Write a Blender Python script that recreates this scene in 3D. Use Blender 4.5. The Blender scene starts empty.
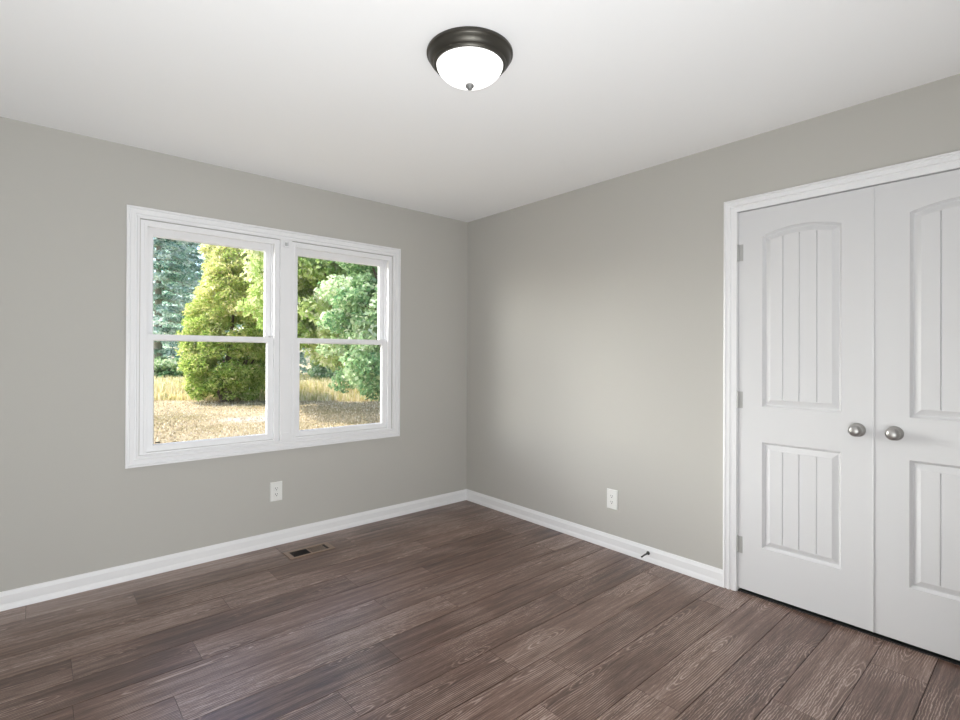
import bpy, bmesh, math, random
import numpy as np
from mathutils import Matrix, Vector

scene = bpy.context.scene
COL = scene.collection
random.seed(7)
RNG = np.random.default_rng(11)

# ------------------------------------------------------------------ camera
cam_data = bpy.data.cameras.new('camera')
cam = bpy.data.objects.new('camera', cam_data)
COL.objects.link(cam)
scene.camera = cam
cam_data.sensor_width = 36.0
cam_data.lens = 509.073 / 960 * 36.0
cam_data.shift_y = -6.578 / 960
cam_data.clip_start = 0.02
cam_data.clip_end = 300
_F = Vector((0.65775444, 0.75322702, 0.00285633))
_R = Vector((0.75321681, -0.65776049, 0.00394679))
_U = Vector((-4.85161227e-03, 4.44584653e-04, 9.99988132e-01))
cam.matrix_world = Matrix(((_R.x, _U.x, -_F.x, -2.8673), (_R.y, _U.y, -_F.y, -3.4552),
                           (_R.z, _U.z, -_F.z, 1.2716), (0, 0, 0, 1)))

# ------------------------------------------------------------------ world: daylight sky plus two added glows out of view on the left
SKY_STRENGTH = 0.36
WALL_GLOW_STRENGTH = 12.0
DOOR_GLOW_STRENGTH = 18.0
SUN_ENERGY = 6.2
LAMP_STRENGTH = 1.1
BACK_FILL = 20.0
UP_FILL = 43.0

world = bpy.data.worlds.new('daylight')
scene.world = world
world.use_nodes = True
wn, wl = world.node_tree.nodes, world.node_tree.links
wn.clear()
out = wn.new('ShaderNodeOutputWorld')
sky = wn.new('ShaderNodeTexSky')
sky.sky_type = 'NISHITA'
sky.sun_disc = False
sky.sun_elevation = math.radians(50)
sky.sun_rotation = math.radians(-53)
sky.dust_density = 1.5
bg = wn.new('ShaderNodeBackground')
bg.inputs['Strength'].default_value = SKY_STRENGTH
wl.new(sky.outputs[0], bg.inputs['Color'])
tc = wn.new('ShaderNodeTexCoord')
def lobe(direction, inner, outer, strength):
    d = wn.new('ShaderNodeVectorMath'); d.operation = 'DOT_PRODUCT'
    d.inputs[1].default_value = Vector(direction).normalized()
    wl.new(tc.outputs['Generated'], d.inputs[0])
    r = wn.new('ShaderNodeMapRange'); r.interpolation_type = 'SMOOTHSTEP'
    r.inputs['From Min'].default_value = math.cos(math.radians(outer))
    r.inputs['From Max'].default_value = math.cos(math.radians(inner))
    wl.new(d.outputs['Value'], r.inputs['Value'])
    m = wn.new('ShaderNodeMath'); m.operation = 'MULTIPLY'; m.inputs[1].default_value = strength
    wl.new(r.outputs[0], m.inputs[0])
    return m.outputs[0]
mu = wn.new('ShaderNodeMath'); mu.operation = 'ADD'
wl.new(lobe((-0.87, 0.50, 0.14), 5, 17, WALL_GLOW_STRENGTH), mu.inputs[0])     # unseen glow added to light the right wall
wl.new(lobe((-0.48, 0.86, 0.24), 6, 20, DOOR_GLOW_STRENGTH), mu.inputs[1])    # unseen glow added to light the closet doors
bg2 = wn.new('ShaderNodeBackground')
bg2.inputs['Color'].default_value = (1.0, 0.97, 0.92, 1)
wl.new(mu.outputs[0], bg2.inputs['Strength'])
ad = wn.new('ShaderNodeAddShader')
wl.new(bg.outputs[0], ad.inputs[0]); wl.new(bg2.outputs[0], ad.inputs[1])
wl.new(ad.outputs[0], out.inputs['Surface'])

# ------------------------------------------------------------------ sun
sd = bpy.data.lights.new('sun', 'SUN')
sd.energy = SUN_ENERGY
sd.angle = math.radians(0.6)
sd.color = (1.0, 0.95, 0.86)
so = bpy.data.objects.new('sun', sd)
COL.objects.link(so)
_sdir = Vector((-0.80 * 0.42, 0.60 * 0.42, 0.907))
so.location = (-8, 10, 14)
so.rotation_euler = _sdir.to_track_quat('Z', 'Y').to_euler()

# ------------------------------------------------------------------ added fill lights, unseen behind the camera
def area(name, size, loc, rot, energy):
    ld = bpy.data.lights.new(name, 'AREA')
    ld.shape = 'RECTANGLE'; ld.size, ld.size_y = size
    ld.energy = energy
    ld.color = (0.935, 0.972, 1.0)
    o = bpy.data.objects.new(name, ld)
    COL.objects.link(o)
    o.location = loc; o.rotation_euler = rot
area('back_fill', (0.80, 2.0), (-2.90, -4.03, 1.05), (math.radians(94), 0, 0), BACK_FILL)  # fill panel added in front of the solid wall to even out the room
# second added fill, low by the camera, aimed up to lift the ceiling
area('up_fill', (1.1, 0.9), (-2.72, -3.50, 0.45), Vector((0.08, 0.72, 0.69)).to_track_quat('-Z', 'Y').to_euler(), UP_FILL)

# ------------------------------------------------------------------ exposure
vs = scene.view_settings
vs.view_transform = 'Standard'
vs.look = 'None'
vs.exposure = 0.38
vs.gamma = 1.0
vs.use_curve_mapping = False
scene.cycles.use_denoising = True
scene.cycles.max_bounces = 14
scene.cycles.diffuse_bounces = 8
scene.cycles.transparent_max_bounces = 16
scene.cycles.sample_clamp_indirect = 8.0

# ------------------------------------------------------------------ materials
def principled(name, color, rough=0.5, metal=0.0, spec=0.5):
    m = bpy.data.materials.new(name)
    m.use_nodes = True
    b = m.node_tree.nodes['Principled BSDF']
    b.inputs['Base Color'].default_value = (*color, 1)
    b.inputs['Roughness'].default_value = rough
    b.inputs['Metallic'].default_value = metal
    b.inputs['Specular IOR Level'].default_value = spec
    return m

def bump_noise(m, scale, strength, dist=0.002, stretch=None):
    n, l = m.node_tree.nodes, m.node_tree.links
    t = n.new('ShaderNodeTexCoord')
    mp = n.new('ShaderNodeMapping')
    if stretch: mp.inputs['Scale'].default_value = stretch
    no = n.new('ShaderNodeTexNoise')
    no.inputs['Scale'].default_value = scale
    no.inputs['Detail'].default_value = 4
    b = n.new('ShaderNodeBump')
    b.inputs['Strength'].default_value = strength
    b.inputs['Distance'].default_value = dist
    l.new(t.outputs['Object'], mp.inputs['Vector'])
    l.new(mp.outputs[0], no.inputs['Vector'])
    l.new(no.outputs['Fac'], b.inputs['Height'])
    l.new(b.outputs[0], n['Principled BSDF'].inputs['Normal'])
    return m

M = {}
M['wall'] = bump_noise(principled('greige wall paint', (0.492, 0.480, 0.448), 0.75, spec=0.25), 220, 0.05)
M['ceiling'] = principled('flat white ceiling paint', (0.90, 0.90, 0.90), 0.9, spec=0.1)
M['trim'] = principled('white trim enamel', (0.82, 0.82, 0.83), 0.38, spec=0.4)
M['door'] = bump_noise(principled('white door enamel', (0.66, 0.66, 0.67), 0.42, spec=0.4), 60, 0.06, 0.0012, (8, 8, 0.6))
M['vinyl'] = principled('white sash vinyl', (0.83, 0.83, 0.84), 0.35, spec=0.4)
M['nickel'] = principled('satin nickel', (0.43, 0.42, 0.41), 0.42, 1.0)
M['hinge_nickel'] = principled('brushed hinge nickel', (0.48, 0.48, 0.47), 0.5, 0.35)
M['pewter'] = principled('dull grey pewter', (0.20, 0.20, 0.195), 0.5, 0.3)
M['bronze'] = principled('oil rubbed bronze', (0.075, 0.070, 0.060), 0.40, 0.8)
M['plastic'] = principled('white outlet plastic', (0.80, 0.80, 0.775), 0.35)
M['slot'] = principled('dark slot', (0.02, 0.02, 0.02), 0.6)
M['register'] = principled('brown painted steel register', (0.28, 0.20, 0.15), 0.42, 0.1)
M['register_dark'] = principled('dark duct steel', (0.012, 0.010, 0.009), 0.6)
M['dark_metal'] = principled('dark steel', (0.06, 0.06, 0.06), 0.4, 0.7)
M['closet'] = principled('closet paint', (0.25, 0.25, 0.24), 0.9)
M['siding'] = principled('exterior siding', (0.6, 0.6, 0.58), 0.8)

def make_shade():
    m = bpy.data.materials.new('lit frosted glass')
    m.use_nodes = True
    b = m.node_tree.nodes['Principled BSDF']
    b.inputs['Base Color'].default_value = (0.9, 0.9, 0.9, 1)
    b.inputs['Roughness'].default_value = 0.3
    b.inputs['Emission Color'].default_value = (1.0, 0.985, 0.965, 1)
    b.inputs['Emission Strength'].default_value = LAMP_STRENGTH
    return m
M['shade'] = make_shade()

def make_glass():
    m = bpy.data.materials.new('window glass')
    m.use_nodes = True
    n, l = m.node_tree.nodes, m.node_tree.links
    n.clear()
    o = n.new('ShaderNodeOutputMaterial')
    tr = n.new('ShaderNodeBsdfTransparent')
    tr.inputs[0].default_value = (0.98, 0.99, 0.985, 1)
    gl = n.new('ShaderNodeBsdfGlossy'); gl.inputs['Roughness'].default_value = 0.0
    g = n.new('ShaderNodeNewGeometry')
    d = n.new('ShaderNodeVectorMath'); d.operation = 'DOT_PRODUCT'
    l.new(g.outputs['Incoming'], d.inputs[0]); l.new(g.outputs['Normal'], d.inputs[1])
    a = n.new('ShaderNodeMath'); a.operation = 'ABSOLUTE'; l.new(d.outputs['Value'], a.inputs[0])
    s = n.new('ShaderNodeMath'); s.operation = 'SUBTRACT'; s.inputs[0].default_value = 1.0; l.new(a.outputs[0], s.inputs[1])
    p = n.new('ShaderNodeMath'); p.operation = 'POWER'; l.new(s.outputs[0], p.inputs[0]); p.inputs[1].default_value = 5
    q = n.new('ShaderNodeMath'); q.operation = 'MULTIPLY_ADD'; l.new(p.outputs[0], q.inputs[0])
    q.inputs[1].default_value = 0.97; q.inputs[2].default_value = 0.03
    mx = n.new('ShaderNodeMixShader')
    l.new(q.outputs[0], mx.inputs[0]); l.new(tr.outputs[0], mx.inputs[1]); l.new(gl.outputs[0], mx.inputs[2])
    l.new(mx.outputs[0], o.inputs['Surface'])
    return m
M['glass'] = make_glass()

class N:
    """small wrapper for math node graphs"""
    def __init__(self, m): self.n, self.l = m.node_tree.nodes, m.node_tree.links
    def put(self, sock, v):
        if isinstance(v, (int, float)): sock.default_value = v
        elif isinstance(v, tuple): sock.default_value = v
        else: self.l.new(v, sock)
    def math(self, op, a, b=0.0, c=0.0):
        x = self.n.new('ShaderNodeMath'); x.operation = op
        for i, v in enumerate((a, b, c)): self.put(x.inputs[i], v)
        return x.outputs[0]
    def noise(self, vec, scale, detail=3, rough=0.55, dist=0.0):
        x = self.n.new('ShaderNodeTexNoise')
        self.l.new(vec, x.inputs['Vector'])
        x.inputs['Scale'].default_value = scale; x.inputs['Detail'].default_value = detail
        x.inputs['Roughness'].default_value = rough; x.inputs['Distortion'].default_value = dist
        return x.outputs['Fac']
    def xyz(self, x, y, z=0.0):
        c = self.n.new('ShaderNodeCombineXYZ')
        for i, v in enumerate((x, y, z)): self.put(c.inputs[i], v)
        return c.outputs[0]
    def ramp(self, fac, stops):
        r = self.n.new('ShaderNodeValToRGB')
        self.l.new(fac, r.inputs[0])
        e = r.color_ramp.elements
        while len(e) < len(stops): e.new(0.5)
        for k, (p, c) in enumerate(stops):
            e[k].position = p; e[k].color = (*c, 1)
        return r.outputs[0]
    def mix(self, fac, a, b, mode='MIX'):
        x = self.n.new('ShaderNodeMix'); x.data_type = 'RGBA'; x.blend_type = mode
        self.put(x.inputs[0], fac)
        for s, v in ((x.inputs[6], a), (x.inputs[7], b)):
            self.put(s, (*v, 1) if isinstance(v, tuple) else v)
        return x.outputs[2]
    def attr(self, name):
        x = self.n.new('ShaderNodeAttribute'); x.attribute_name = name
        return x.outputs['Fac']

def make_planks():
    m = principled('brown oak vinyl plank', (0.12, 0.09, 0.075), 0.42, spec=0.8)
    g = N(m); bs = g.n['Principled BSDF']
    uv = g.n.new('ShaderNodeUVMap'); uv.uv_map = 'plank'
    sp = g.n.new('ShaderNodeSeparateXYZ'); g.l.new(uv.outputs[0], sp.inputs[0])
    u, v = sp.outputs[0], sp.outputs[1]
    rnd, rnd2 = g.attr('tone'), g.attr('seed')
    # growth rings of a log cut lengthwise: radius changes slowly along the board
    slow = g.noise(g.xyz(g.math('MULTIPLY', u, 1.25), g.math('MULTIPLY', v, 2.0), rnd2), 1.0, 1, 0.5)
    wob = g.noise(g.xyz(g.math('MULTIPLY', u, 16.0), g.math('MULTIPLY', v, 70.0), rnd2), 1.0, 3, 0.6)
    h = g.math('MULTIPLY', g.math('SUBTRACT', slow, 0.5), 0.26)
    vc = g.math('ADD', v, g.math('MULTIPLY', g.math('SUBTRACT', rnd2, 0.5), 0.22))
    vc = g.math('ADD', vc, g.math('MULTIPLY', g.math('SUBTRACT', wob, 0.5), 0.010))
    r = g.math('SQRT', g.math('ADD', g.math('MULTIPLY', vc, vc), g.math('MULTIPLY', h, h)))
    ph = g.math('ADD', g.math('MULTIPLY', r, 760.0), g.math('MULTIPLY', wob, 5.0))
    ring = g.math('MULTIPLY_ADD', g.math('SINE', ph), 0.5, 0.5)
    ring = g.math('POWER', ring, 4.0)
    fine = g.noise(g.xyz(g.math('MULTIPLY', u, 8.0), g.math('MULTIPLY', v, 260.0), g.math('MULTIPLY', rnd2, 30.0)), 1.0, 5, 0.72)
    broad = g.noise(g.xyz(g.math('MULTIPLY', u, 1.6), g.math('MULTIPLY', v, 34.0), rnd2), 1.0, 4, 0.62)
    mask = g.n.new('ShaderNodeMapRange'); mask.interpolation_type = 'SMOOTHSTEP'
    mask.inputs['From Min'].default_value = 0.040; mask.inputs['From Max'].default_value = 0.006
    g.l.new(g.math('ABSOLUTE', h), mask.inputs['Value'])
    amt = g.math('MULTIPLY_ADD', mask.outputs[0], 0.25, 0.004)
    ring = g.math('MULTIPLY', ring, g.math('MULTIPLY', amt, g.math('MULTIPLY_ADD', fine, 1.4, 0.25)))
    fl = g.noise(g.xyz(g.math('MULTIPLY', u, 26.0), g.math('MULTIPLY', v, 520.0), g.math('MULTIPLY', rnd2, 30.0)), 1.0, 3, 0.6)
    fk = g.n.new('ShaderNodeMapRange'); fk.interpolation_type = 'SMOOTHSTEP'
    fk.inputs['From Min'].default_value = 0.54; fk.inputs['From Max'].default_value = 0.70
    g.l.new(fl, fk.inputs['Value'])
    ring = g.math('ADD', ring, g.math('MULTIPLY', fk.outputs[0], g.math('MULTIPLY', broad, 0.20)))
    t = g.math('ADD', ring, g.math('MULTIPLY', fine, 0.60))
    t = g.math('SUBTRACT', g.math('ADD', t, g.math('MULTIPLY', broad, 0.46)), 0.07)
    t = g.math('ADD', t, g.math('MULTIPLY', g.math('SUBTRACT', rnd, 0.5), 0.11))
    col = g.ramp(t, [(0.34, (0.052, 0.025, 0.017)), (0.46, (0.136, 0.076, 0.056)), (0.58, (0.235, 0.150, 0.119)), (0.74, (0.48, 0.37, 0.318))])
    g.l.new(col, bs.inputs['Base Color'])
    rr = g.math('MULTIPLY_ADD', fine, 0.20, 0.24)
    g.l.new(rr, bs.inputs['Roughness'])
    b = g.n.new('ShaderNodeBump'); b.inputs['Strength'].default_value = 0.25; b.inputs['Distance'].default_value = 0.0008
    g.l.new(t, b.inputs['Height']); g.l.new(b.outputs[0], bs.inputs['Normal'])
    return m
M['plank'] = make_planks()
M['joint'] = principled('dark plank joint', (0.018, 0.012, 0.010), 0.7)

def make_lawn():
    m = principled('dry mown lawn', (0.4, 0.34, 0.2), 0.9, spec=0.1)
    g = N(m); bs = g.n['Principled BSDF']
    t = g.n.new('ShaderNodeTexCoord'); P = t.outputs['Object']
    a = g.noise(P, 0.45, 4, 0.6)
    b = g.noise(P, 11.0, 8, 0.85)
    f = g.math('ADD', g.math('MULTIPLY', a, 0.5), g.math('MULTIPLY', b, 0.5))
    col = g.ramp(f, [(0.34, (0.26, 0.24, 0.10)), (0.45, (0.42, 0.34, 0.20)), (0.55, (0.56, 0.455, 0.305)), (0.68, (0.74, 0.65, 0.50))])
    # a worn pale sandy patch
    sp = g.n.new('ShaderNodeSeparateXYZ'); g.l.new(P, sp.inputs[0])
    dx = g.math('MULTIPLY', g.math('SUBTRACT', sp.outputs[0], 1.45), 0.95)
    dy = g.math('MULTIPLY', g.math('SUBTRACT', sp.outputs[1], 10.6), 0.9)
    # rotate into the camera-independent long axis of the patch
    e = g.math('ADD', g.math('MULTIPLY', dx, 0.80), g.math('MULTIPLY', dy, -0.60))
    q = g.math('ADD', g.math('MULTIPLY', dx, 0.60), g.math('MULTIPLY', dy, 0.80))
    d = g.math('SQRT', g.math('ADD', g.math('MULTIPLY', g.math('MULTIPLY', e, e), 0.55), g.math('MULTIPLY', q, q)))
    d = g.math('ADD', d, g.math('MULTIPLY', b, 1.5))
    s = g.n.new('ShaderNodeMapRange'); s.interpolation_type = 'SMOOTHSTEP'
    s.inputs['From Min'].default_value = 1.55; s.inputs['From Max'].default_value = 0.95
    g.l.new(d, s.inputs['Value'])
    col = g.mix(s.outputs[0], col, (0.62, 0.59, 0.55))
    g.l.new(col, bs.inputs['Base Color'])
    bp = g.n.new('ShaderNodeBump'); bp.inputs['Strength'].default_value = 1.0; bp.inputs['Distance'].default_value = 0.12
    g.l.new(b, bp.inputs['Height']); g.l.new(bp.outputs[0], bs.inputs['Normal'])
    return m
M['lawn'] = make_lawn()

def leaf_mat(name, stops, trans=0.35):
    m = bpy.data.materials.new(name)
    m.use_nodes = True
    g = N(m); g.n.clear()
    o = g.n.new('ShaderNodeOutputMaterial')
    col = g.ramp(g.attr('tint'), stops)
    d = g.n.new('ShaderNodeBsdfDiffuse'); g.l.new(col, d.inputs[0])
    t = g.n.new('ShaderNodeBsdfTranslucent'); g.l.new(col, t.inputs[0])
    x = g.n.new('ShaderNodeMixShader'); x.inputs[0].default_value = trans
    g.l.new(d.outputs[0], x.inputs[1]); g.l.new(t.outputs[0], x.inputs[2])
    g.l.new(x.outputs[0], o.inputs['Surface'])
    return m
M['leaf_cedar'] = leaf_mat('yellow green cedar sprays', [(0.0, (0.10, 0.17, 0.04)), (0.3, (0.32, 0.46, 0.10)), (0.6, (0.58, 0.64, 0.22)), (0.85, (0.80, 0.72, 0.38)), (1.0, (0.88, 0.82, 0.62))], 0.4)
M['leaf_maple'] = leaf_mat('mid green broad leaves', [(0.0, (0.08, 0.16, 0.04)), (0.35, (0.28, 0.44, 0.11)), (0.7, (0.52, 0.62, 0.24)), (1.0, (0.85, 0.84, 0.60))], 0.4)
M['leaf_pale'] = leaf_mat('pale blue green leaves', [(0.0, (0.07, 0.17, 0.08)), (0.35, (0.22, 0.38, 0.17)), (0.7, (0.50, 0.62, 0.36)), (1.0, (0.90, 0.90, 0.74))], 0.4)
M['leaf_spruce'] = leaf_mat('blue green needle sprays', [(0.0, (0.02, 0.08, 0.06)), (0.4, (0.13, 0.30, 0.22)), (0.7, (0.48, 0.66, 0.54)), (1.0, (0.90, 0.95, 0.90))], 0.35)
M['leaf_olive'] = leaf_mat('olive yellow leaves', [(0.0, (0.14, 0.18, 0.05)), (0.4, (0.38, 0.44, 0.14)), (0.75, (0.64, 0.64, 0.30)), (1.0, (0.88, 0.82, 0.58))], 0.4)
M['grass'] = leaf_mat('tall dry meadow grass', [(0.0, (0.28, 0.30, 0.10)), (0.4, (0.50, 0.50, 0.20)), (0.75, (0.72, 0.62, 0.36)), (1.0, (0.88, 0.80, 0.60))])
M['stubble'] = leaf_mat('short dry lawn grass', [(0.0, (0.20, 0.19, 0.09)), (0.4, (0.42, 0.33, 0.20)), (0.75, (0.64, 0.51, 0.36)), (1.0, (0.82, 0.72, 0.58))], 0.2)
M['bark'] = bump_noise(principled('grey brown bark', (0.15, 0.11, 0.085), 0.9, spec=0.1), 6, 0.6, 0.03, (4, 4, 0.7))
M['bark_pale'] = bump_noise(principled('pale grey bark', (0.42, 0.38, 0.34), 0.9, spec=0.1), 6, 0.6, 0.03, (4, 4, 0.7))

# ------------------------------------------------------------------ helpers
def tag(o, label=None, cat=None, group=None, kind=None):
    if label: o['label'] = label
    if cat: o['category'] = cat
    if group: o['group'] = group
    if kind: o['kind'] = kind
    return o

def empty(name, loc=(0, 0, 0), rz=0.0):
    o = bpy.data.objects.new(name, None)
    o.empty_display_size = 0.1
    o.location = loc; o.rotation_euler = (0, 0, rz)
    COL.objects.link(o)
    return o

def link_bm(name, bm, mats, parent=None, smooth=False, bevel=0.0, angle=35):
    me = bpy.data.meshes.new(name)
    bmesh.ops.recalc_face_normals(bm, faces=bm.faces[:])
    bm.to_mesh(me); bm.free()
    for mt in (mats if isinstance(mats, (list, tuple)) else [mats]): me.materials.append(mt)
    o = bpy.data.objects.new(name, me)
    COL.objects.link(o)
    if parent is not None: o.parent = parent
    if smooth:
        me.polygons.foreach_set('use_smooth', [True] * len(me.polygons))
        try: me.set_sharp_from_angle(angle=math.radians(angle))
        except Exception: pass
    if bevel:
        b = o.modifiers.new('bevel', 'BEVEL'); b.width = bevel; b.segments = 2
        b.limit_method = 'ANGLE'; b.angle_limit = math.radians(40)
    return o

def box(bm, x0, x1, y0, y1, z0, z1, mi=0):
    vs_ = [bm.verts.new(p) for p in ((x0, y0, z0), (x1, y0, z0), (x1, y1, z0), (x0, y1, z0),
                                     (x0, y0, z1), (x1, y0, z1), (x1, y1, z1), (x0, y1, z1))]
    for f in ((0, 3, 2, 1), (4, 5, 6, 7), (0, 1, 5, 4), (1, 2, 6, 5), (2, 3, 7, 6), (3, 0, 4, 7)):
        bm.faces.new([vs_[i] for i in f]).material_index = mi

def boxes(name, lst, mat, parent=None, bevel=0.0):
    bm = bmesh.new()
    for b in lst: box(bm, *b)
    return link_bm(name, bm, mat, parent, bevel=bevel)

def lathe(bm, prof, seg=48, mat=Matrix(), cap0=False, cap1=False, mi=0):
    rings = []
    for r, h in prof:
        if r < 1e-6: rings.append([bm.verts.new(mat @ Vector((0, 0, h)))])
        else: rings.append([bm.verts.new(mat @ Vector((r * math.cos(2 * math.pi * i / seg), r * math.sin(2 * math.pi * i / seg), h))) for i in range(seg)])
    for a, b in zip(rings, rings[1:]):
        for i in range(seg):
            j = (i + 1) % seg
            if len(a) == 1: f = [a[0], b[j], b[i]]
            elif len(b) == 1: f = [a[i], a[j], b[0]]
            else: f = [a[i], a[j], b[j], b[i]]
            bm.faces.new(f).material_index = mi
    if cap0 and len(rings[0]) > 1: bm.faces.new(list(reversed(rings[0]))).material_index = mi
    if cap1 and len(rings[-1]) > 1: bm.faces.new(rings[-1]).material_index = mi

def tube(bm, pts, radii, seg=8):
    pts = [Vector(p) for p in pts]
    rings = []
    for i, p in enumerate(pts):
        d = (pts[min(i + 1, len(pts) - 1)] - pts[max(i - 1, 0)]).normalized()
        q = d.to_track_quat('Z', 'Y')
        rings.append([bm.verts.new(p + q @ Vector((radii[i] * math.cos(2 * math.pi * k / seg), radii[i] * math.sin(2 * math.pi * k / seg), 0))) for k in range(seg)])
    for a, b in zip(rings, rings[1:]):
        for i in range(seg):
            j = (i + 1) % seg
            bm.faces.new([a[i], a[j], b[j], b[i]])
    bm.faces.new(list(reversed(rings[0]))); bm.faces.new(rings[-1])

def frame_loop(bm, u0, v0, u1, v1, prof, P, open_bottom=False):
    """mitred moulding: prof = [(inset from the outer edge, depth off the wall)], P(u, v, depth) -> point"""
    loops = []
    for d, h in prof:
        if open_bottom: c = [(u0 + d, v0), (u0 + d, v1 - d), (u1 - d, v1 - d), (u1 - d, v0)]
        else: c = [(u0 + d, v0 + d), (u0 + d, v1 - d), (u1 - d, v1 - d), (u1 - d, v0 + d)]
        loops.append([bm.verts.new(P(a, b, h)) for a, b in c])
    n = 3 if open_bottom else 4
    for a, b in zip(loops, loops[1:]):
        for i in range(n):
            j = (i + 1) % 4
            bm.faces.new([a[i], a[j], b[j], b[i]])

def extrude_profile(bm, prof, p0, p1, out_dir):
    """moulding: prof = [(depth, z)] swept from p0 to p1 (xy), depth along out_dir"""
    o = Vector((out_dir[0], out_dir[1], 0))
    ends = []
    for p in (p0, p1):
        ends.append([bm.verts.new(Vector((p[0], p[1], 0)) + o * d + Vector((0, 0, z))) for d, z in prof])
    n = len(prof)
    for i in range(n):
        j = (i + 1) % n
        bm.faces.new([ends[0][i], ends[0][j], ends[1][j], ends[1][i]])
    bm.faces.new(list(reversed(ends[0]))); bm.faces.new(ends[1])

# ------------------------------------------------------------------ room shell
H = 2.44
XL, YF = -3.38, -4.05          # unseen left wall and wall behind the camera
WT = 0.15
WX0, WX1, WZ0, WZ1 = -2.420, -0.768, 0.688, 2.040     # window opening
DY0, DY1, DZ1 = -2.290, -3.496, 2.056                 # closet opening

def struct(o, label=None):
    o['kind'] = 'structure'
    if label: o['label'] = label
    return o

struct(boxes('wall_back', [(XL - WT, WX0, 0, WT, -0.1, H), (WX1, WT, 0, WT, -0.1, H),
                           (WX0, WX1, 0, WT, -0.1, WZ0), (WX0, WX1, 0, WT, WZ1, H)], M['wall']),
       'greige wall with the double window')
struct(boxes('wall_right', [(0, WT, DY0, 0, -0.1, H), (0, WT, YF - WT, DY1, -0.1, H), (0, WT, DY1, DY0, DZ1, H)], M['wall']),
       'greige wall with the white double closet doors')
struct(boxes('wall_left', [(XL - WT, XL, YF - WT, 0, -0.1, H)], M['wall']))
struct(boxes('wall_front', [(XL, 0, YF - WT, YF, -0.1, H)], M['wall']))
struct(boxes('ceiling', [(XL - WT, 0.80, YF - WT, WT, H, H + 0.12)], M['ceiling']), 'flat white ceiling')
struct(boxes('roof', [(XL - 1.2, 1.6, YF - 1.0, 0.72, H + 0.125, H + 0.32)], M['siding']))  # unseen roof, its eave sized to keep sun off the window
struct(boxes('wall_closet', [(0.72, 0.80, -3.75, -2.05, -0.1, H), (WT, 0.72, -2.12, -2.05, -0.1, H), (WT, 0.72, -3.75, -3.68, -0.1, H),
                             ], M['closet']))

# floor: individual planks over a dark joint layer, one mesh
PW, PL, GAP = 0.1825, 1.221, 0.0014
known = {1: -2.47, 2: -1.83, 3: -2.128, 4: -2.75, 5: -2.338, 6: -1.539, 7: -1.253, 8: -1.715, 9: -2.003, 10: -1.392, 12: -0.255, 13: -1.13, 15: -0.80, 16: -0.25}
bm = bmesh.new()
uvl = bm.loops.layers.uv.new('plank')
tone = bm.faces.layers.float.new('tone')
seed = bm.faces.layers.float.new('seed')
box(bm, XL - 0.1, 0.75, YF - 0.1, 0.05, -0.09, -0.003, 1)
PT = {(7, -2): 0.30, (12, 0): 0.12, (6, -1): 0.72, (8, -1): 0.6}
for j in range(-1, 24):
    ya = -0.008 - PW * j; yb = ya - PW
    off = known.get(j, random.uniform(-PL, 0))
    off -= math.ceil((off - XL) / PL) * PL
    x = off
    while x < 0.75:
        a, b = max(x, XL - 0.1) + 0.0007, min(x + PL, 0.75) - 0.0007
        if b > a + 0.01:
            tn, sdv = random.random(), random.random() * 1.0
            uo = random.uniform(0, 200)
            y0, y1 = max(yb, YF - 0.1) + GAP, min(ya, 0.05) - GAP
            if y1 > y0:
                vv = [bm.verts.new(p) for p in ((a, y0, 0), (b, y0, 0), (b, y1, 0), (a, y1, 0))]
                f = bm.faces.new(vv)
                lo = [bm.verts.new((v.co.x, v.co.y, -0.003)) for v in vv]
                fs = [f] + [bm.faces.new([vv[i], lo[i], lo[(i + 1) % 4], vv[(i + 1) % 4]]) for i in range(4)]
                for ff in fs:
                    ff[tone] = tn; ff[seed] = sdv
                    for lp in ff.loops:
                        lp[uvl].uv = (lp.vert.co.x + uo, lp.vert.co.y - (ya + yb) / 2)
        x += PL
fl = link_bm('floor', bm, [M['plank'], M['joint']])
struct(fl, 'dark brown wood-look plank floor')

# baseboards
BB = [(0, 0.090), (0.005, 0.090), (0.0075, 0.084), (0.009, 0.076), (0.0125, 0.069), (0.0125, 0.030), (0.0155, 0.024), (0.0185, 0.015), (0.0195, 0.0), (0, 0)]
def baseboard(name, p0, p1, d, label=None):
    bm = bmesh.new(); extrude_profile(bm, BB, p0, p1, d)
    return struct(link_bm(name, bm, M['trim'], smooth=True, angle=25), label)
baseboard('baseboard_back', (XL, 0), (0, 0), (0, -1), 'white baseboard under the window')
baseboard('baseboard_right', (0, 0), (0, -2.226), (-1, 0), 'white baseboard between the corner and the closet')
baseboard('baseboard_right_end', (0, -3.560), (0, YF), (-1, 0))
baseboard('baseboard_left', (XL, YF), (XL, 0), (1, 0))
baseboard('baseboard_front', (XL, YF), (0, YF), (0, 1))

# ------------------------------------------------------------------ window casing and mullion
CAS = [(0, 0), (0, 0.019), (0.011, 0.021), (0.0135, 0.0125), (0.018, 0.0125), (0.0205, 0.0175), (0.040, 0.0165), (0.0425, 0.0095), (0.049, 0.0095), (0.052, 0.0150), (0.0625, 0.0140), (0.0625, -0.002)]
bm = bmesh.new()
frame_loop(bm, -2.487, 0.629, -0.701, 2.104, CAS, lambda u, v, h: (u, -h, v))
win_trim = struct(link_bm('trim_1', bm, M['trim'], smooth=True, angle=20), 'white moulded casing around the double window')
ml = boxes('mullion_casing', [(-1.637, -1.558, -0.0165, 0.10, 0.692, 2.040), (-1.6365, -1.6285, -0.021, -0.016, 1.372, 2.030),
                              (-1.567, -1.561, -0.019, -0.016, 0.74, 2.030)], M['trim'], win_trim, bevel=0.002)
boxes('mullion_block', [(-1.628, -1.572, -0.024, -0.016, 0.690, 0.745)], M['trim'], win_trim, bevel=0.003)
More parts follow.
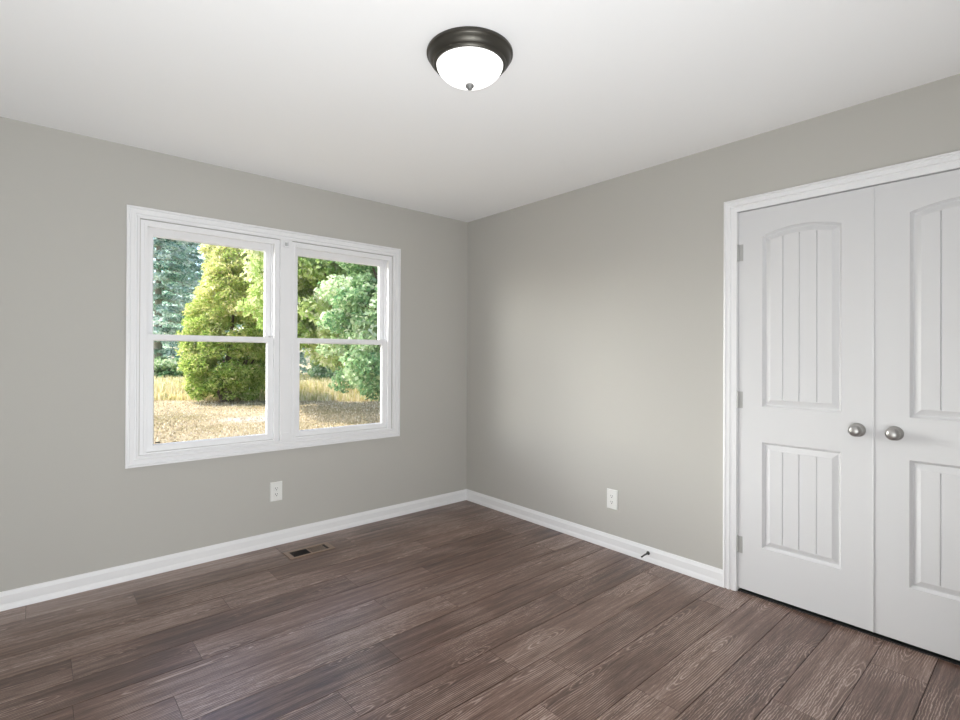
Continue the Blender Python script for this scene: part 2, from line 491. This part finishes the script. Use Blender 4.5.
br = boxes('shade_bracket', [(-1.620, -1.582, -0.020, -0.0165, 1.990, 2.028), (-1.618, -1.612, -0.032, -0.020, 1.992, 2.026),
                             (-1.590, -1.584, -0.032, -0.020, 1.992, 2.026), (-1.618, -1.584, -0.034, -0.020, 1.988, 1.995)], M['vinyl'], win_trim, bevel=0.001)
br['label'] = 'small white metal shade bracket at the top of the mullion'
boxes('bracket_slot', [(-1.610, -1.605, -0.0215, -0.0199, 1.999, 2.022), (-1.599, -1.594, -0.0215, -0.0199, 1.999, 2.022)], M['pewter'], br)

# ------------------------------------------------------------------ window units
def sash(name, x0, x1, z0, z1, y0, y1, st, top, bot, parent):
    """a sash: four rails, sloped glazing stops round the pane on both faces"""
    bm = bmesh.new()
    gx0, gx1, gz0, gz1 = x0 + st, x1 - st, z0 + bot, z1 - top
    ym = (y0 + y1) / 2
    def ring(outer, inner):
        A = [bm.verts.new(p) for p in outer]; B = [bm.verts.new(p) for p in inner]
        for i in range(4): bm.faces.new([A[i], A[(i + 1) % 4], B[(i + 1) % 4], B[i]])
    def rect(a, b, c, d, y): return [(a, y, c), (b, y, c), (b, y, d), (a, y, d)]
    e = 0.007
    for ys, sgn in ((y0, 1), (y1, -1)):
        ring(rect(x0, x1, z0, z1, ys), rect(gx0 - e, gx1 + e, gz0 - e, gz1 + e, ys))
        ring(rect(gx0 - e, gx1 + e, gz0 - e, gz1 + e, ys), rect(gx0 - e * .7, gx1 + e * .7, gz0 - e * .7, gz1 + e * .7, ys + sgn * 0.004))
        ring(rect(gx0 - e * .7, gx1 + e * .7, gz0 - e * .7, gz1 + e * .7, ys + sgn * 0.004), rect(gx0, gx1, gz0, gz1, ym))
    ring(rect(x0, x1, z0, z1, y0), rect(x0, x1, z0, z1, y1))
    bmesh.ops.remove_doubles(bm, verts=bm.verts[:], dist=1e-5)
    s = link_bm(name, bm, M['vinyl'], parent)
    boxes('glass_pane', [(gx0 - 0.002, gx1 + 0.002, ym - 0.002, ym + 0.002, gz0 - 0.002, gz1 + 0.002)], M['glass'], s)
    return s

def window(name, x0, x1, label):
    w = empty(name, ((x0 + x1) / 2, 0.03, 0.69)); struct(w, label)
    cx, cy, cz = w.location
    def L(lst): return [(a - cx, b - cx, c - cy, d - cy, e - cz, f - cz) for a, b, c, d, e, f in lst]
    # frame: jambs, head, sloping sill, plus the inner stops
    boxes('window_frame', L([(x0 + .0002, x0 + 0.020, 0.001, 0.135, 0.690, 2.038), (x1 - 0.020, x1 - .0002, 0.001, 0.135, 0.690, 2.038),
                             (x0 + 0.020, x1 - 0.020, 0.001, 0.135, 2.018, 2.038), (x0 + 0.020, x1 - 0.020, 0.001, 0.150, 0.690, 0.702)]), M['vinyl'], w, bevel=0.001)
    boxes('inner_stop', L([(x0 + 0.018, x0 + 0.034, -0.004, 0.019, 0.702, 2.020), (x1 - 0.034, x1 - 0.018, -0.004, 0.019, 0.702, 2.020),
                           (x0 + 0.034, x1 - 0.034, -0.004, 0.019, 2.002, 2.020)]), M['vinyl'], w, bevel=0.0015)
    boxes('jamb_liner', L([(x0 + 0.020, x0 + 0.037, 0.052, 0.064, 1.38, 2.018), (x1 - 0.037, x1 - 0.020, 0.052, 0.064, 1.38, 2.018)]), M['vinyl'], w)
    sa = x0 + 0.030, x1 - 0.030
    def S(nm, z0, z1, y0, y1, st, top, bot): return sash(nm, sa[0] - cx, sa[1] - cx, z0 - cz, z1 - cz, y0 - cy, y1 - cy, st, top, bot, w)
    lo = S('lower_sash', 0.703, 1.384, 0.021, 0.055, 0.045, 0.038, 0.040)
    up = S('upper_sash', 1.350, 2.012, 0.066, 0.100, 0.046, 0.052, 0.034)
    return w, lo, up, (cx, cy, cz)

w1, lo1, up1, c1 = window('window_1', -2.420, -1.637, 'left double-hung window of the pair')
w2, lo2, up2, c2 = window('window_2', -1.558, -0.768, 'right double-hung window of the pair')
cl = boxes('vent_latch', [(-2.338 - c1[0], -2.312 - c1[0], 0.034 - c1[1], 0.0375 - c1[1], 0.7465 - c1[2], 0.7545 - c1[2])], M['slot'], w1, bevel=0.002)
cl['label'] = 'tiny black clip in the corner of the lower sash'

# ------------------------------------------------------------------ closet doors
DC = [(0, 0), (0, 0.017), (0.010, 0.020), (0.0125, 0.0125), (0.018, 0.0125), (0.0205, 0.0180), (0.034, 0.0175), (0.037, 0.0105), (0.043, 0.0105), (0.046, 0.0145), (0.0675, 0.0095), (0.0675, -0.001)]
bm = bmesh.new()
frame_loop(bm, -3.560, 0.0, -2.226, 2.118, DC, lambda u, v, h: (-h, u, v), open_bottom=True)
dtrim = struct(link_bm('trim_2', bm, M['trim'], smooth=True, angle=20), 'white moulded casing around the closet doors')
boxes('jamb', [(0.002, WT, DY0 - 0.0065, DY0, 0, DZ1), (0.002, WT, DY1, DY1 + 0.0065, 0, DZ1), (0.002, WT, DY1 + 0.0065, DY0 - 0.0065, DZ1 - 0.006, DZ1)], M['trim'], dtrim)

def door_face(bm, w, h):
    """front of a two-panel camber-top plank door; local u 0..w, v 0..h, depth into the slab"""
    c = w / 2
    PL0, PR0 = 0.1195, w - 0.1235
    LB, LT, UB, UE, UA = 0.2445, 0.799, 0.984, 1.8795, 1.911
    pw = PR0 - PL0
    hg = 0.0027
    fin = 0.041                                   # inset of the raised field
    fl_, fr_ = PL0 + fin, PR0 - fin
    grooves = [0.2155, 0.290, 0.3655]
    us = [fl_]
    for gv in grooves: us += [gv - hg, gv, gv + hg]
    us.append(fr_)
    # subdivide for a smooth arch
    full = []
    for a, b in zip(us, us[1:]):
        k = 6 if b - a > 0.02 else 1
        full += [a + (b - a) * i / k for i in range(k)]
    full.append(fr_)
    ts = [(x - fl_) / (fr_ - fl_) for x in full]
    def V(u, v, d): return bm.verts.new((d, -u, v))
    def q(a, b, c_, d): bm.faces.new([a, b, c_, d])
    prof = [(0.0, 0.0), (0.002, 0.0040), (0.0105, 0.0145), (0.0130, 0.0150), (fin - 0.003, 0.0026), (fin, 0.0026)]
    def topz(u, d, arch, zt):
        if not arch: return zt - d
        x = (u - (PL0 + PR0) / 2) / (pw / 2)
        return UE + (UA - UE) * (1 - x * x) - d
    for zb, zt, arch in ((LB, LT, False), (UB, UE, True)):
        prev = None
        for d, dep in prof:
            top = [V(PL0 + d + t * (pw - 2 * d), topz(PL0 + d + t * (pw - 2 * d), d, arch, zt), dep) for t in ts]
            bot = [V(PL0 + d + t * (pw - 2 * d), zb + d, dep) for t in ts]
            if prev:
                for i in range(len(ts) - 1):
                    q(prev[0][i], prev[0][i + 1], top[i + 1], top[i]); q(prev[1][i], prev[1][i + 1], bot[i + 1], bot[i])
                q(prev[0][0], prev[1][0], bot[0], top[0]); q(prev[0][-1], prev[1][-1], bot[-1], top[-1])
            else: first = (top, bot)
            prev = (top, bot)
        # field with V grooves
        gd = [0.0026 + (0.0050 if any(abs(u - gv) < 1e-6 for gv in grooves) else 0.0) for u in full]
        ft = [V(u, topz(u, fin, arch, zt), g_) for u, g_ in zip(full, gd)]
        fb = [V(u, zb + fin, g_) for u, g_ in zip(full, gd)]
        for i in range(len(full) - 1): q(fb[i], fb[i + 1], ft[i + 1], ft[i])
        # little end caps where a groove meets the field edge
        if arch: up_first = first
        else: lo_first = first
    V2 = V
    def strip_to(row, z, up):
        o = [V2(-v.co.y, z, 0) for v in row]
        for i in range(len(row) - 1): q(row[i], row[i + 1], o[i + 1], o[i])
    strip_to(up_first[0], h, True)
    strip_to(lo_first[1], 0.0, False)
    n = len(ts)
    for i in range(n - 1): q(lo_first[0][i], lo_first[0][i + 1], up_first[1][i + 1], up_first[1][i])
    for ua, ub in ((0.0, PL0), (PR0, w)):
        q(V(ua, 0, 0), V(ub, 0, 0), V(ub, h, 0), V(ua, h, 0))
    # sides and back
    T = 0.035
    for (a, b) in (((0, 0), (w, 0)), ((w, 0), (w, h)), ((w, h), (0, h)), ((0, h), (0, 0))):
        q(V(a[0], a[1], 0), V(b[0], b[1], 0), V(b[0], b[1], T), V(a[0], a[1], T))
    q(V(0, 0, T), V(w, 0, T), V(w, h, T), V(0, h, T))
    bmesh.ops.remove_doubles(bm, verts=bm.verts[:], dist=1e-5)

def knob(parent, u, v, label=None):
    bm = bmesh.new()
    mt = Matrix.Translation((0, -u, v)) @ Matrix.Rotation(math.radians(-90), 4, 'Y')
    lathe(bm, [(0.0315, 0.0), (0.0315, 0.003), (0.029, 0.0065), (0.017, 0.0085), (0.0125, 0.012), (0.0115, 0.022), (0.014, 0.027), (0.0215, 0.031),
               (0.0262, 0.038), (0.0272, 0.045), (0.0258, 0.052), (0.0215, 0.0585), (0.013, 0.0632), (0.0, 0.0648)], 40, mt)
    k = link_bm('door_knob', bm, M['nickel'], parent, smooth=True, angle=50)
    k['label'] = label or 'round satin nickel knob'

def hinge(parent, v, u_edge, sgn):
    bm = bmesh.new()
    mt = Matrix.Translation((-0.006, -u_edge, v))
    lathe(bm, [(0.0, -0.046), (0.003, -0.0455), (0.0055, -0.043), (0.0055, 0.043), (0.003, 0.0455), (0.0, 0.046)], 16, mt)
    ua, ub = sorted((u_edge, u_edge + sgn * 0.024))
    box(bm, -0.0016, 0.001, -ub, -ua, v - 0.0445, v + 0.0445)
    hg = link_bm('hinge', bm, M['hinge_nickel'], parent, smooth=True, angle=35)
    hg['label'] = 'satin nickel hinge'

DW, DH, DZ0 = 0.5905, 2.024, 0.0215
bm = bmesh.new(); door_face(bm, DW, DH)
d1 = link_bm('door_1', bm, M['door']); d1.location = (0.001, -2.2995, DZ0)
struct(d1, 'left white panelled closet door')
me1 = d1.data
d2 = bpy.data.objects.new('door_2', me1.copy()); COL.objects.link(d2)
for v in d2.data.vertices: v.co.y = -(DW + v.co.y)
d2.data.flip_normals()
d2.location = (0.001, -2.8925, DZ0)
struct(d2, 'right white panelled closet door')
boxes('astragal', [(-0.0045, 0.0005, -DW - 0.0030, -DW + 0.0035, 0.0, DH)], M['door'], d1, bevel=0.0018)
knob(d1, 2.830 - 2.2995, 0.9315 - DZ0)
knob(d2, 2.966 - 2.8925, 0.9315 - DZ0)
for z in (1.828, 1.035, 0.256):
    hinge(d1, z - DZ0, -0.001, 1)
    hinge(d2, z - DZ0, DW + 0.001, -1)

struct(boxes('door_gap_shade', [(0.0045, 0.150, DY1 + 0.008, DY0 - 0.008, 0.0003, 0.006)], M['slot']), 'dark strip standing in for shade under the closet doors')  # near-black strip added to deepen the shade in the gap below the doors

# ------------------------------------------------------------------ ceiling light
lamp = tag(empty('ceiling_light', (-1.605, -1.943, H)),
           'round flush-mount ceiling light with dark bronze rim and lit white glass bowl', 'ceiling light')
bm = bmesh.new()
lathe(bm, [(0.0, -0.0005), (0.164, -0.0005), (0.1665, -0.004), (0.1665, -0.012), (0.1615, -0.0155), (0.1590, -0.018), (0.1575, -0.026), (0.152, -0.035),
           (0.1455, -0.0415), (0.1420, -0.0435), (0.1410, -0.0480), (0.1365, -0.0525), (0.130, -0.0530), (0.128, -0.045), (0.0, -0.043)], 80)
link_bm('bronze_rim', bm, M['bronze'], lamp, smooth=True, angle=40)
bm = bmesh.new()
prof = []
for i in range(19):
    a = i / 18 * math.pi / 2
    prof.append((0.1285 * math.cos(a) ** 1.22 if i < 18 else 0.0, -0.0480 - 0.0755 * math.sin(a) ** 1.08))
lathe(bm, prof, 80)
link_bm('glass_bowl', bm, M['shade'], lamp, smooth=True, angle=60)
bm = bmesh.new()
lathe(bm, [(0.0150, -0.1215), (0.0165, -0.1265), (0.0165, -0.1305), (0.0130, -0.1335), (0.0105, -0.1355), (0.0090, -0.1395), (0.005, -0.1420), (0.0, -0.1430)], 28, cap0=True)
fi = link_bm('finial', bm, M['pewter'], lamp, smooth=True, angle=50)
fi['label'] = 'small round grey finial under the glass'

# ------------------------------------------------------------------ outlets
def outlet(loc, rz, label):
    o = tag(empty('wall_outlet', loc, rz), label, 'outlet', 'duplex wall outlets')
    bm = bmesh.new()                       # local: x across, -y out of the wall, z up
    w, h = 0.0400, 0.0640
    A = [(-w, 0, -h), (w, 0, -h), (w, 0, h), (-w, 0, h)]
    B = [(x * 0.985, -0.0055, z * 0.99) for x, _, z in A]
    C = [(x * 0.90, -0.0080, z * 0.94) for x, _, z in A]
    rings = [[bm.verts.new(p) for p in r] for r in (A, B, C)]
    for a, b in zip(rings, rings[1:]):
        for i in range(4): bm.faces.new([a[i], a[(i + 1) % 4], b[(i + 1) % 4], b[i]])
    bm.faces.new(rings[2]); bm.faces.new(list(reversed(rings[0])))
    link_bm('cover_plate', bm, M['plastic'], o)
    for s in (1, -1):
        bm = bmesh.new()
        pts = []
        for i in range(28):
            a = 2 * math.pi * i / 28
            pts.append((max(-0.0165, min(0.0165, 0.0175 * math.cos(a))), max(-0.0125, min(0.0125, 0.0172 * math.sin(a)))))
        f0 = [bm.verts.new((x, -0.0076, z + s * 0.0195)) for x, z in pts]
        f1 = [bm.verts.new((x * .96, -0.0098, z * .96 + s * 0.0195)) for x, z in pts]
        for i in range(28): bm.faces.new([f0[i], f0[(i + 1) % 28], f1[(i + 1) % 28], f1[i]])
        bm.faces.new(f1)
        rc = link_bm('receptacle', bm, M['plastic'], o)
        z0 = s * 0.0195
        bm = bmesh.new()
        box(bm, -0.0078, -0.0052, -0.0102, -0.0094, z0 - 0.001, z0 + 0.0085)
        box(bm, 0.0052, 0.0078, -0.0102, -0.0094, z0 + 0.0005, z0 + 0.0078)
        lathe(bm, [(0.0, 0.0102), (0.0032, 0.0102), (0.0032, 0.0094)], 14, Matrix.Translation((0, 0, z0 - 0.0072)) @ Matrix.Rotation(math.radians(90), 4, 'X'))
        link_bm('slots', bm, M['slot'], rc)
    bm = bmesh.new()
    lathe(bm, [(0.0034, 0.0076), (0.0030, 0.0090), (0.0, 0.0095)], 16, Matrix.Rotation(math.radians(90), 4, 'X'))
    link_bm('screw', bm, M['plastic'], o, smooth=True)
    return o
outlet((-1.653, 0, 0.3555), 0, 'white duplex outlet on the wall under the window')
outlet((0, -1.5045, 0.3255), math.radians(-90), 'white duplex outlet on the wall left of the closet doors')

# ------------------------------------------------------------------ floor register
reg = tag(empty('floor_register', (-1.526, -0.2515, 0)), 'brown slotted floor vent set in the planks below the window', 'floor vent')
bm = bmesh.new()
X0, X1, Y0, Y1 = -0.147, 0.147, -0.068, 0.070
a0, a1, b0, b1 = -0.117, 0.117, -0.046, 0.046
for (xa, xb, ya, yb) in ((X0, a0, Y0, Y1), (a1, X1, Y0, Y1), (a0, a1, Y0, b0), (a0, a1, b1, Y1)):
    box(bm, xa, xb, ya, yb, 0.0003, 0.0045)
link_bm('frame', bm, M['register'], reg, bevel=0.0012)
boxes('duct_well', [(a0 - 0.003, a1 + 0.003, b0 - 0.003, b1 + 0.003, 0.0002, 0.0008)], M['register_dark'], reg)
bm = bmesh.new()
box(bm, -0.008, -0.002, b0, b1, 0.0008, 0.0046)
link_bm('divider', bm, M['register'], reg)
for k in range(11):                                   # left bank: thin dark blades standing open
    x = a0 + 0.012 + k * 0.0092
    boxes('blade', [(x, x + 0.0016, b0, b1, 0.0009, 0.0040)], M['register_dark'], reg)
for k in range(11):                                   # right bank: flat brown slats
    x = 0.002 + k * 0.0092
    boxes('slat', [(x, x + 0.0046, b0, b1, 0.0009, 0.0022)], M['register'], reg)

# ------------------------------------------------------------------ door stop on the baseboard
st = tag(empty('door_stop', (-0.0125, -1.772, 0.053)), 'small dark spring door stop on the baseboard left of the closet', 'door stop')
bm = bmesh.new()
R90 = Matrix.Rotation(math.radians(-90), 4, 'Y')
lathe(bm, [(0.0115, 0.0), (0.0115, 0.003), (0.008, 0.007), (0.005, 0.009), (0.0, 0.009)], 20, R90)
link_bm('base', bm, M['dark_metal'], st, smooth=True, angle=40)
bm = bmesh.new()
pts, rad = [], []
for i in range(121):
    t = i / 120
    a = t * 2 * math.pi * 12
    r = 0.0046 - 0.001 * t
    pts.append((-0.008 - 0.058 * t, r * math.cos(a), r * math.sin(a) - 0.004 * t * t)); rad.append(0.0011)
tube(bm, pts, rad, 5)
link_bm('spring', bm, M['dark_metal'], st, smooth=True, angle=60)
bm = bmesh.new()
lathe(bm, [(0.004, 0.064), (0.0052, 0.066), (0.0052, 0.074), (0.004, 0.077), (0.0, 0.077)], 16, Matrix.Translation((0, 0, -0.0045)) @ R90, cap0=True)
link_bm('tip', bm, M['dark_metal'], st, smooth=True, angle=40)

# ------------------------------------------------------------------ outdoors
GZ = -0.45
bm = bmesh.new()
nx = 40
bx0, bx1, by0, by1 = -40.0, 70.0, 0.155, 110.0
grid = [[bm.verts.new((bx0 + (bx1 - bx0) * i / nx, by0 + (by1 - by0) * (j / nx) ** 2, GZ)) for j in range(nx + 1)] for i in range(nx + 1)]
for i in range(nx):
    for j in range(nx):
        bm.faces.new([grid[i][j], grid[i + 1][j], grid[i + 1][j + 1], grid[i][j + 1]])
lawn = link_bm('lawn', bm, M['lawn'])
struct(lawn, 'dry mown lawn outside the window')

CAMX, CAMY = -2.8673, -3.4552
def ground_at(u, depth):
    """a point on the lawn seen along photo column u at this distance in front of the room"""
    k = (u - 480) / 509.07
    d = (_F.x + k * _R.x, _F.y + k * _R.y)
    return Vector((CAMX + depth * d[0], CAMY + depth * d[1], GZ))

def leaves(name, mat, centers, normals, size, aspect, tints, parent, droop=0.0, flat=0.5):
    """one mesh of bent leaf quads; normals steer which way they face"""
    n = len(centers)
    nrm = normals * (1 - flat) + RNG.normal(size=(n, 3)) * flat
    nrm /= np.linalg.norm(nrm, axis=1, keepdims=True) + 1e-9
    t = RNG.normal(size=(n, 3)); t[:, 2] -= droop
    t -= nrm * np.sum(t * nrm, axis=1, keepdims=True)
    t /= np.linalg.norm(t, axis=1, keepdims=True) + 1e-9
    b = np.cross(nrm, t)
    s = size * RNG.uniform(0.6, 1.35, size=(n, 1))
    L, W = t * s, b * s * aspect
    v = np.empty((n, 4, 3))
    v[:, 0] = centers - L
    v[:, 1] = centers + W + nrm * s * 0.12
    v[:, 2] = centers + L - nrm * s * 0.15
    v[:, 3] = centers - W + nrm * s * 0.12
    me = bpy.data.meshes.new(name)
    me.vertices.add(n * 4); me.loops.add(n * 4); me.polygons.add(n)
    me.vertices.foreach_set('co', v.reshape(-1).astype(np.float32))
    me.loops.foreach_set('vertex_index', np.arange(n * 4, dtype=np.int32))
    me.polygons.foreach_set('loop_start', np.arange(0, n * 4, 4, dtype=np.int32))
    me.polygons.foreach_set('loop_total', np.full(n, 4, dtype=np.int32))
    at = me.attributes.new('tint', 'FLOAT', 'FACE')
    at.data.foreach_set('value', np.clip(tints, 0, 1).astype(np.float32))
    me.update(); me.validate()
    me.materials.append(mat)
    o = bpy.data.objects.new(name, me); COL.objects.link(o)
    if parent is not None: o.parent = parent
    return o

def unit(n):
    d = RNG.normal(size=(n, 3)); return d / np.linalg.norm(d, axis=1, keepdims=True)

def crown_clusters(shape_pts, n_leaf, spread):
    """leaves scattered round cluster centres; returns centres, outward normals, cluster index"""
    k = len(shape_pts)
    idx = RNG.integers(0, k, n_leaf)
    d = unit(n_leaf)
    r = spread * RNG.uniform(0.25, 1.0, size=(n_leaf, 1)) ** 0.5
    off = d * r * np.array([1, 1, 0.7])
    return shape_pts[idx] + off, d, idx

def trunk(parent, mat, segs, name='trunk'):
    bm = bmesh.new()
    for pts, rad in segs: tube(bm, pts, rad, 9)
    return link_bm(name, bm, mat, parent, smooth=True, angle=60)

# -- the big rounded cedar at the lawn edge
def cedar():
    base = ground_at(227, 18.3)
    t = tag(empty('cedar_tree', base), 'big rounded yellow-green bushy tree at the lawn edge in the left window', 'tree')
    n = 620
    pts = []
    while len(pts) < n:
        z = RNG.uniform(0.22, 6.4)
        a = RNG.uniform(0, 2 * math.pi)
        f = z / 6.4
        R = 1.45 * min(1.0, 0.60 + f * 2.2) * max(0.03, 1 - (max(0, f - 0.52) / 0.48) ** 1.35)
        rr = R * RNG.uniform(0.45, 1.0) ** 0.5
        wob = 1 + 0.07 * math.sin(3 * a + z * 2.1)
        pts.append((rr * wob * math.cos(a) + 0.075 * z, rr * wob * math.sin(a) - 0.06 * z, z))
    pts = np.array(pts)
    c, d, idx = crown_clusters(pts, 105000, 0.32)
    ax = np.stack([c[:, 0] * 1.0, c[:, 1], np.full(len(c), 0.9)], axis=1)
    ax /= np.linalg.norm(ax, axis=1, keepdims=True)
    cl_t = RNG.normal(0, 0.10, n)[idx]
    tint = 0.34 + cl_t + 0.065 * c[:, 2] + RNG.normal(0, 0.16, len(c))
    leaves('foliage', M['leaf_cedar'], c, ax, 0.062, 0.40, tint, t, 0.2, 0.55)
    segs = []
    for k in range(9):
        a = 2 * math.pi * k / 9 + RNG.uniform(-.2, .2); rr = RNG.uniform(0.7, 1.25)
        segs.append(([(0.12 * math.cos(a), 0.12 * math.sin(a), -0.05), (0.45 * rr * math.cos(a), 0.45 * rr * math.sin(a), 0.55), (0.95 * rr * math.cos(a), 0.95 * rr * math.sin(a), 1.5)], [0.07, 0.05, 0.03]))
    segs.append(([(0, 0, -0.05), (0.06, 0, 1.6), (0.2, -0.1, 3.4)], [0.14, 0.10, 0.03]))
    trunk(t, M['bark'], segs)
cedar()

def broad(name, label, u, depth, h, rad, zlow, mat, n_leaf, size, tint0, tint_h=0.0, group=None, bark='bark', n_cl=260, spread=0.55, aspect=0.62, squash=1.0, cat='tree', tsd=0.17, lean=0.0):
    base = ground_at(u, depth)
    t = tag(empty(name, base), label, cat, group)
    pts = []
    cz, hz_ = (h + zlow) / 2, (h - zlow) / 2
    while len(pts) < n_cl:
        p = RNG.uniform(-1, 1, 3); L = np.linalg.norm(p)
        if L > 1 or L < 0.42: continue
        wv = 1 + 0.16 * math.sin(4 * math.atan2(p[1], p[0]) + 3 * p[2])
        pts.append((p[0] * rad * wv - lean * 0.753, p[1] * rad * wv * squash + lean * 0.658, cz + p[2] * hz_))
    pts = np.array(pts)
    c, d, idx = crown_clusters(pts, n_leaf, spread)
    ax = c - np.array([0, 0, cz]); ax[:, 2] = ax[:, 2] * 0.6 + 1.6
    ax /= np.linalg.norm(ax, axis=1, keepdims=True) + 1e-9
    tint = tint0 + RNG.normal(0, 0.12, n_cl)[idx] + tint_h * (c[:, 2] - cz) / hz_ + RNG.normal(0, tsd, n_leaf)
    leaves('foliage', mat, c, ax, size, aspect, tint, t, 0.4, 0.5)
    segs = [([(0, 0, -0.05), (0.05, 0.03, cz * 0.6), (0.0, 0.1, cz), (0.1, 0, h * 0.85)], [0.035 * h * 0.6, 0.03 * h * 0.55, 0.02 * h * 0.5, 0.02])]
    for k in range(8):
        q = pts[RNG.integers(0, n_cl)]
        z0 = RNG.uniform(zlow * 0.7 + 0.4, cz)
        segs.append(([(0.03, 0.02, z0), (q[0] * 0.5, q[1] * 0.5, (z0 + q[2]) / 2 + 0.2), (q[0], q[1], q[2])], [0.075, 0.05, 0.02]))
    trunk(t, M[bark], segs)
    return t

# -- trees round the lawn
broad('maple_tree', 'large green leafy tree filling the top of the right window', 399, 16.0, 8.2, 3.1, 1.05, M['leaf_maple'], 95000, 0.075, 0.70, 0.06, n_cl=420, spread=0.5, lean=1.65)
broad('dogwood_tree', 'pale blue-green leafy tree hanging low over the lawn at the right pane edge', 404, 12.6, 4.7, 1.65, 0.22, M['leaf_pale'], 36000, 0.058, 0.52, 0.06, n_cl=190, spread=0.36, lean=0.25)

def spruce(label, u, depth, h, rad, n_leaf, tint0, name='spruce_tree', group='dark conifers behind the meadow', zl=0.6):
    base = ground_at(u, depth)
    t = tag(empty(name, base), label, 'tree', group)
    pts, segs = [], [([(0, 0, -0.05), (0, 0, h * 0.97)], [0.16 + 0.008 * h, 0.02])]
    z = zl
    while z < h - 0.3:
        R = rad * (1 - (z / h)) ** 0.75 + 0.1
        nb = 7
        a0_ = RNG.uniform(0, 6.28)
        for k in range(nb):
            a = a0_ + 2 * math.pi * k / nb
            rr = R * RNG.uniform(0.75, 1.1)
            for s in np.linspace(0.3, 1.0, 4):
                pts.append((rr * s * math.cos(a), rr * s * math.sin(a), z + 0.25 * s - 0.55 * s * s))
            segs.append(([(0, 0, z), (rr * math.cos(a), rr * math.sin(a), z - 0.3)], [0.035, 0.012]))
        z += 0.62
    pts = np.array(pts)
    c, d, idx = crown_clusters(pts, n_leaf, 0.42)
    c[:, 2] = pts[idx][:, 2] + (c[:, 2] - pts[idx][:, 2]) * 0.55
    ax = np.tile(np.array([[0.0, 0.0, 1.0]]), (n_leaf, 1))
    tint = tint0 + RNG.normal(0, 0.10, len(pts))[idx] + RNG.normal(0, 0.20, n_leaf)
    leaves('foliage', M['leaf_spruce'], c, ax, 0.135, 0.34, tint + 0.30, t, 0.5, 0.42)
    trunk(t, M['bark_pale'], segs)

spruce('dark blue-green conifer at the left edge of the left window', 158, 29.5, 13.5, 3.0, 34000, 0.50)
spruce('dark blue-green conifer standing left of the big rounded tree', 184, 36.5, 12.5, 2.4, 24000, 0.42)
spruce('dark conifer whose tip shows above the big rounded tree', 214, 43.0, 12.0, 2.4, 18000, 0.32)
spruce('dark conifer between the big rounded tree and the mullion', 262, 30.0, 6.5, 2.4, 16000, 0.36)
spruce('dark conifer hidden behind the mullion', 284, 41.0, 14.0, 2.8, 18000, 0.36)
broad('oak_tree', 'olive tree far behind the right window at left', 318, 33.0, 13.5, 2.7, 2.0, M['leaf_olive'], 24000, 0.17, 0.45, 0.12, group='tall trees beyond the meadow')
broad('oak_tree', 'green tree far behind the right window at middle', 352, 42.0, 15.5, 3.6, 1.8, M['leaf_pale'], 24000, 0.17, 0.42, 0.12, group='tall trees beyond the meadow')
broad('oak_tree', 'yellow-topped tree behind the big rounded tree', 252, 25.0, 9.8, 2.1, 4.2, M['leaf_olive'], 18000, 0.12, 0.62, 0.12, group='tall trees beyond the meadow', n_cl=160)
broad('oak_tree', 'green tree at the far right edge of the right window', 394, 26.5, 11.5, 2.3, 0.8, M['leaf_maple'], 20000, 0.17, 0.36, 0.12, group='tall trees beyond the meadow')

# -- bushes along the far side of the meadow
for u, dp, lb in ((168, 27.5, 'low pale bush at the meadow edge under the left conifer'), (342, 27.0, 'low bush at the far side of the meadow in the right window'),
                  (376, 26.0, 'low bush at the meadow edge by the right casing')):
    broad('meadow_bush', lb, u, dp, 1.5, 1.7, 0.15, M['leaf_pale'], 6000, 0.10, 0.55, 0.1, group='bushes beyond the meadow', n_cl=70, spread=0.35, cat='bush')

# -- tall meadow grass beyond the mown lawn
def grass(name, label, n, d0, d1, h0, h1, wide, tint, mat):
    dep = RNG.uniform(d0, d1, n)
    uu = RNG.uniform(100, 400, n)
    k = (uu - 480) / 509.07
    x = CAMX + dep * (_F.x + k * _R.x); y = CAMY + dep * (_F.y + k * _R.y)
    hgt = RNG.uniform(h0, h1, n) * np.clip((dep - d0 + 0.3) / 2.0, 0.45, 1)
    c = np.stack([x, y, GZ + hgt * 0.5], axis=1)
    lean = RNG.normal(0, 0.16, (n, 3)); lean[:, 2] = 1
    lean *= hgt[:, None] * 0.55
    ang = RNG.uniform(0, math.pi, n)
    w = np.stack([np.cos(ang), np.sin(ang), np.zeros(n)], axis=1) * wide
    v = np.empty((n, 4, 3))
    v[:, 0] = c - lean - w; v[:, 1] = c - lean + w; v[:, 2] = c + lean + w * 0.25; v[:, 3] = c + lean - w * 0.25
    me = bpy.data.meshes.new(name)
    me.vertices.add(n * 4); me.loops.add(n * 4); me.polygons.add(n)
    me.vertices.foreach_set('co', v.reshape(-1).astype(np.float32))
    me.loops.foreach_set('vertex_index', np.arange(n * 4, dtype=np.int32))
    me.polygons.foreach_set('loop_start', np.arange(0, n * 4, 4, dtype=np.int32))
    me.polygons.foreach_set('loop_total', np.full(n, 4, dtype=np.int32))
    at = me.attributes.new('tint', 'FLOAT', 'FACE')
    at.data.foreach_set('value', np.clip(tint + 0.12 * np.sin(x * 1.3 + 0.7 * np.sin(y)) + RNG.normal(0, 0.2, n), 0, 1).astype(np.float32))
    me.update(); me.materials.append(mat)
    o = bpy.data.objects.new(name, me); COL.objects.link(o)
    tag(o, label, 'grass', None, 'stuff')
grass('meadow_grass', 'tall dry meadow grass beyond the mown lawn', 29000, 18.7, 31.0, 0.25, 0.62, 0.035, 0.66, M['grass'])
grass('lawn_stubble', 'short straw-coloured stubble on the mown lawn', 9000, 8.6, 18.9, 0.02, 0.045, 0.022, 0.72, M['stubble'])
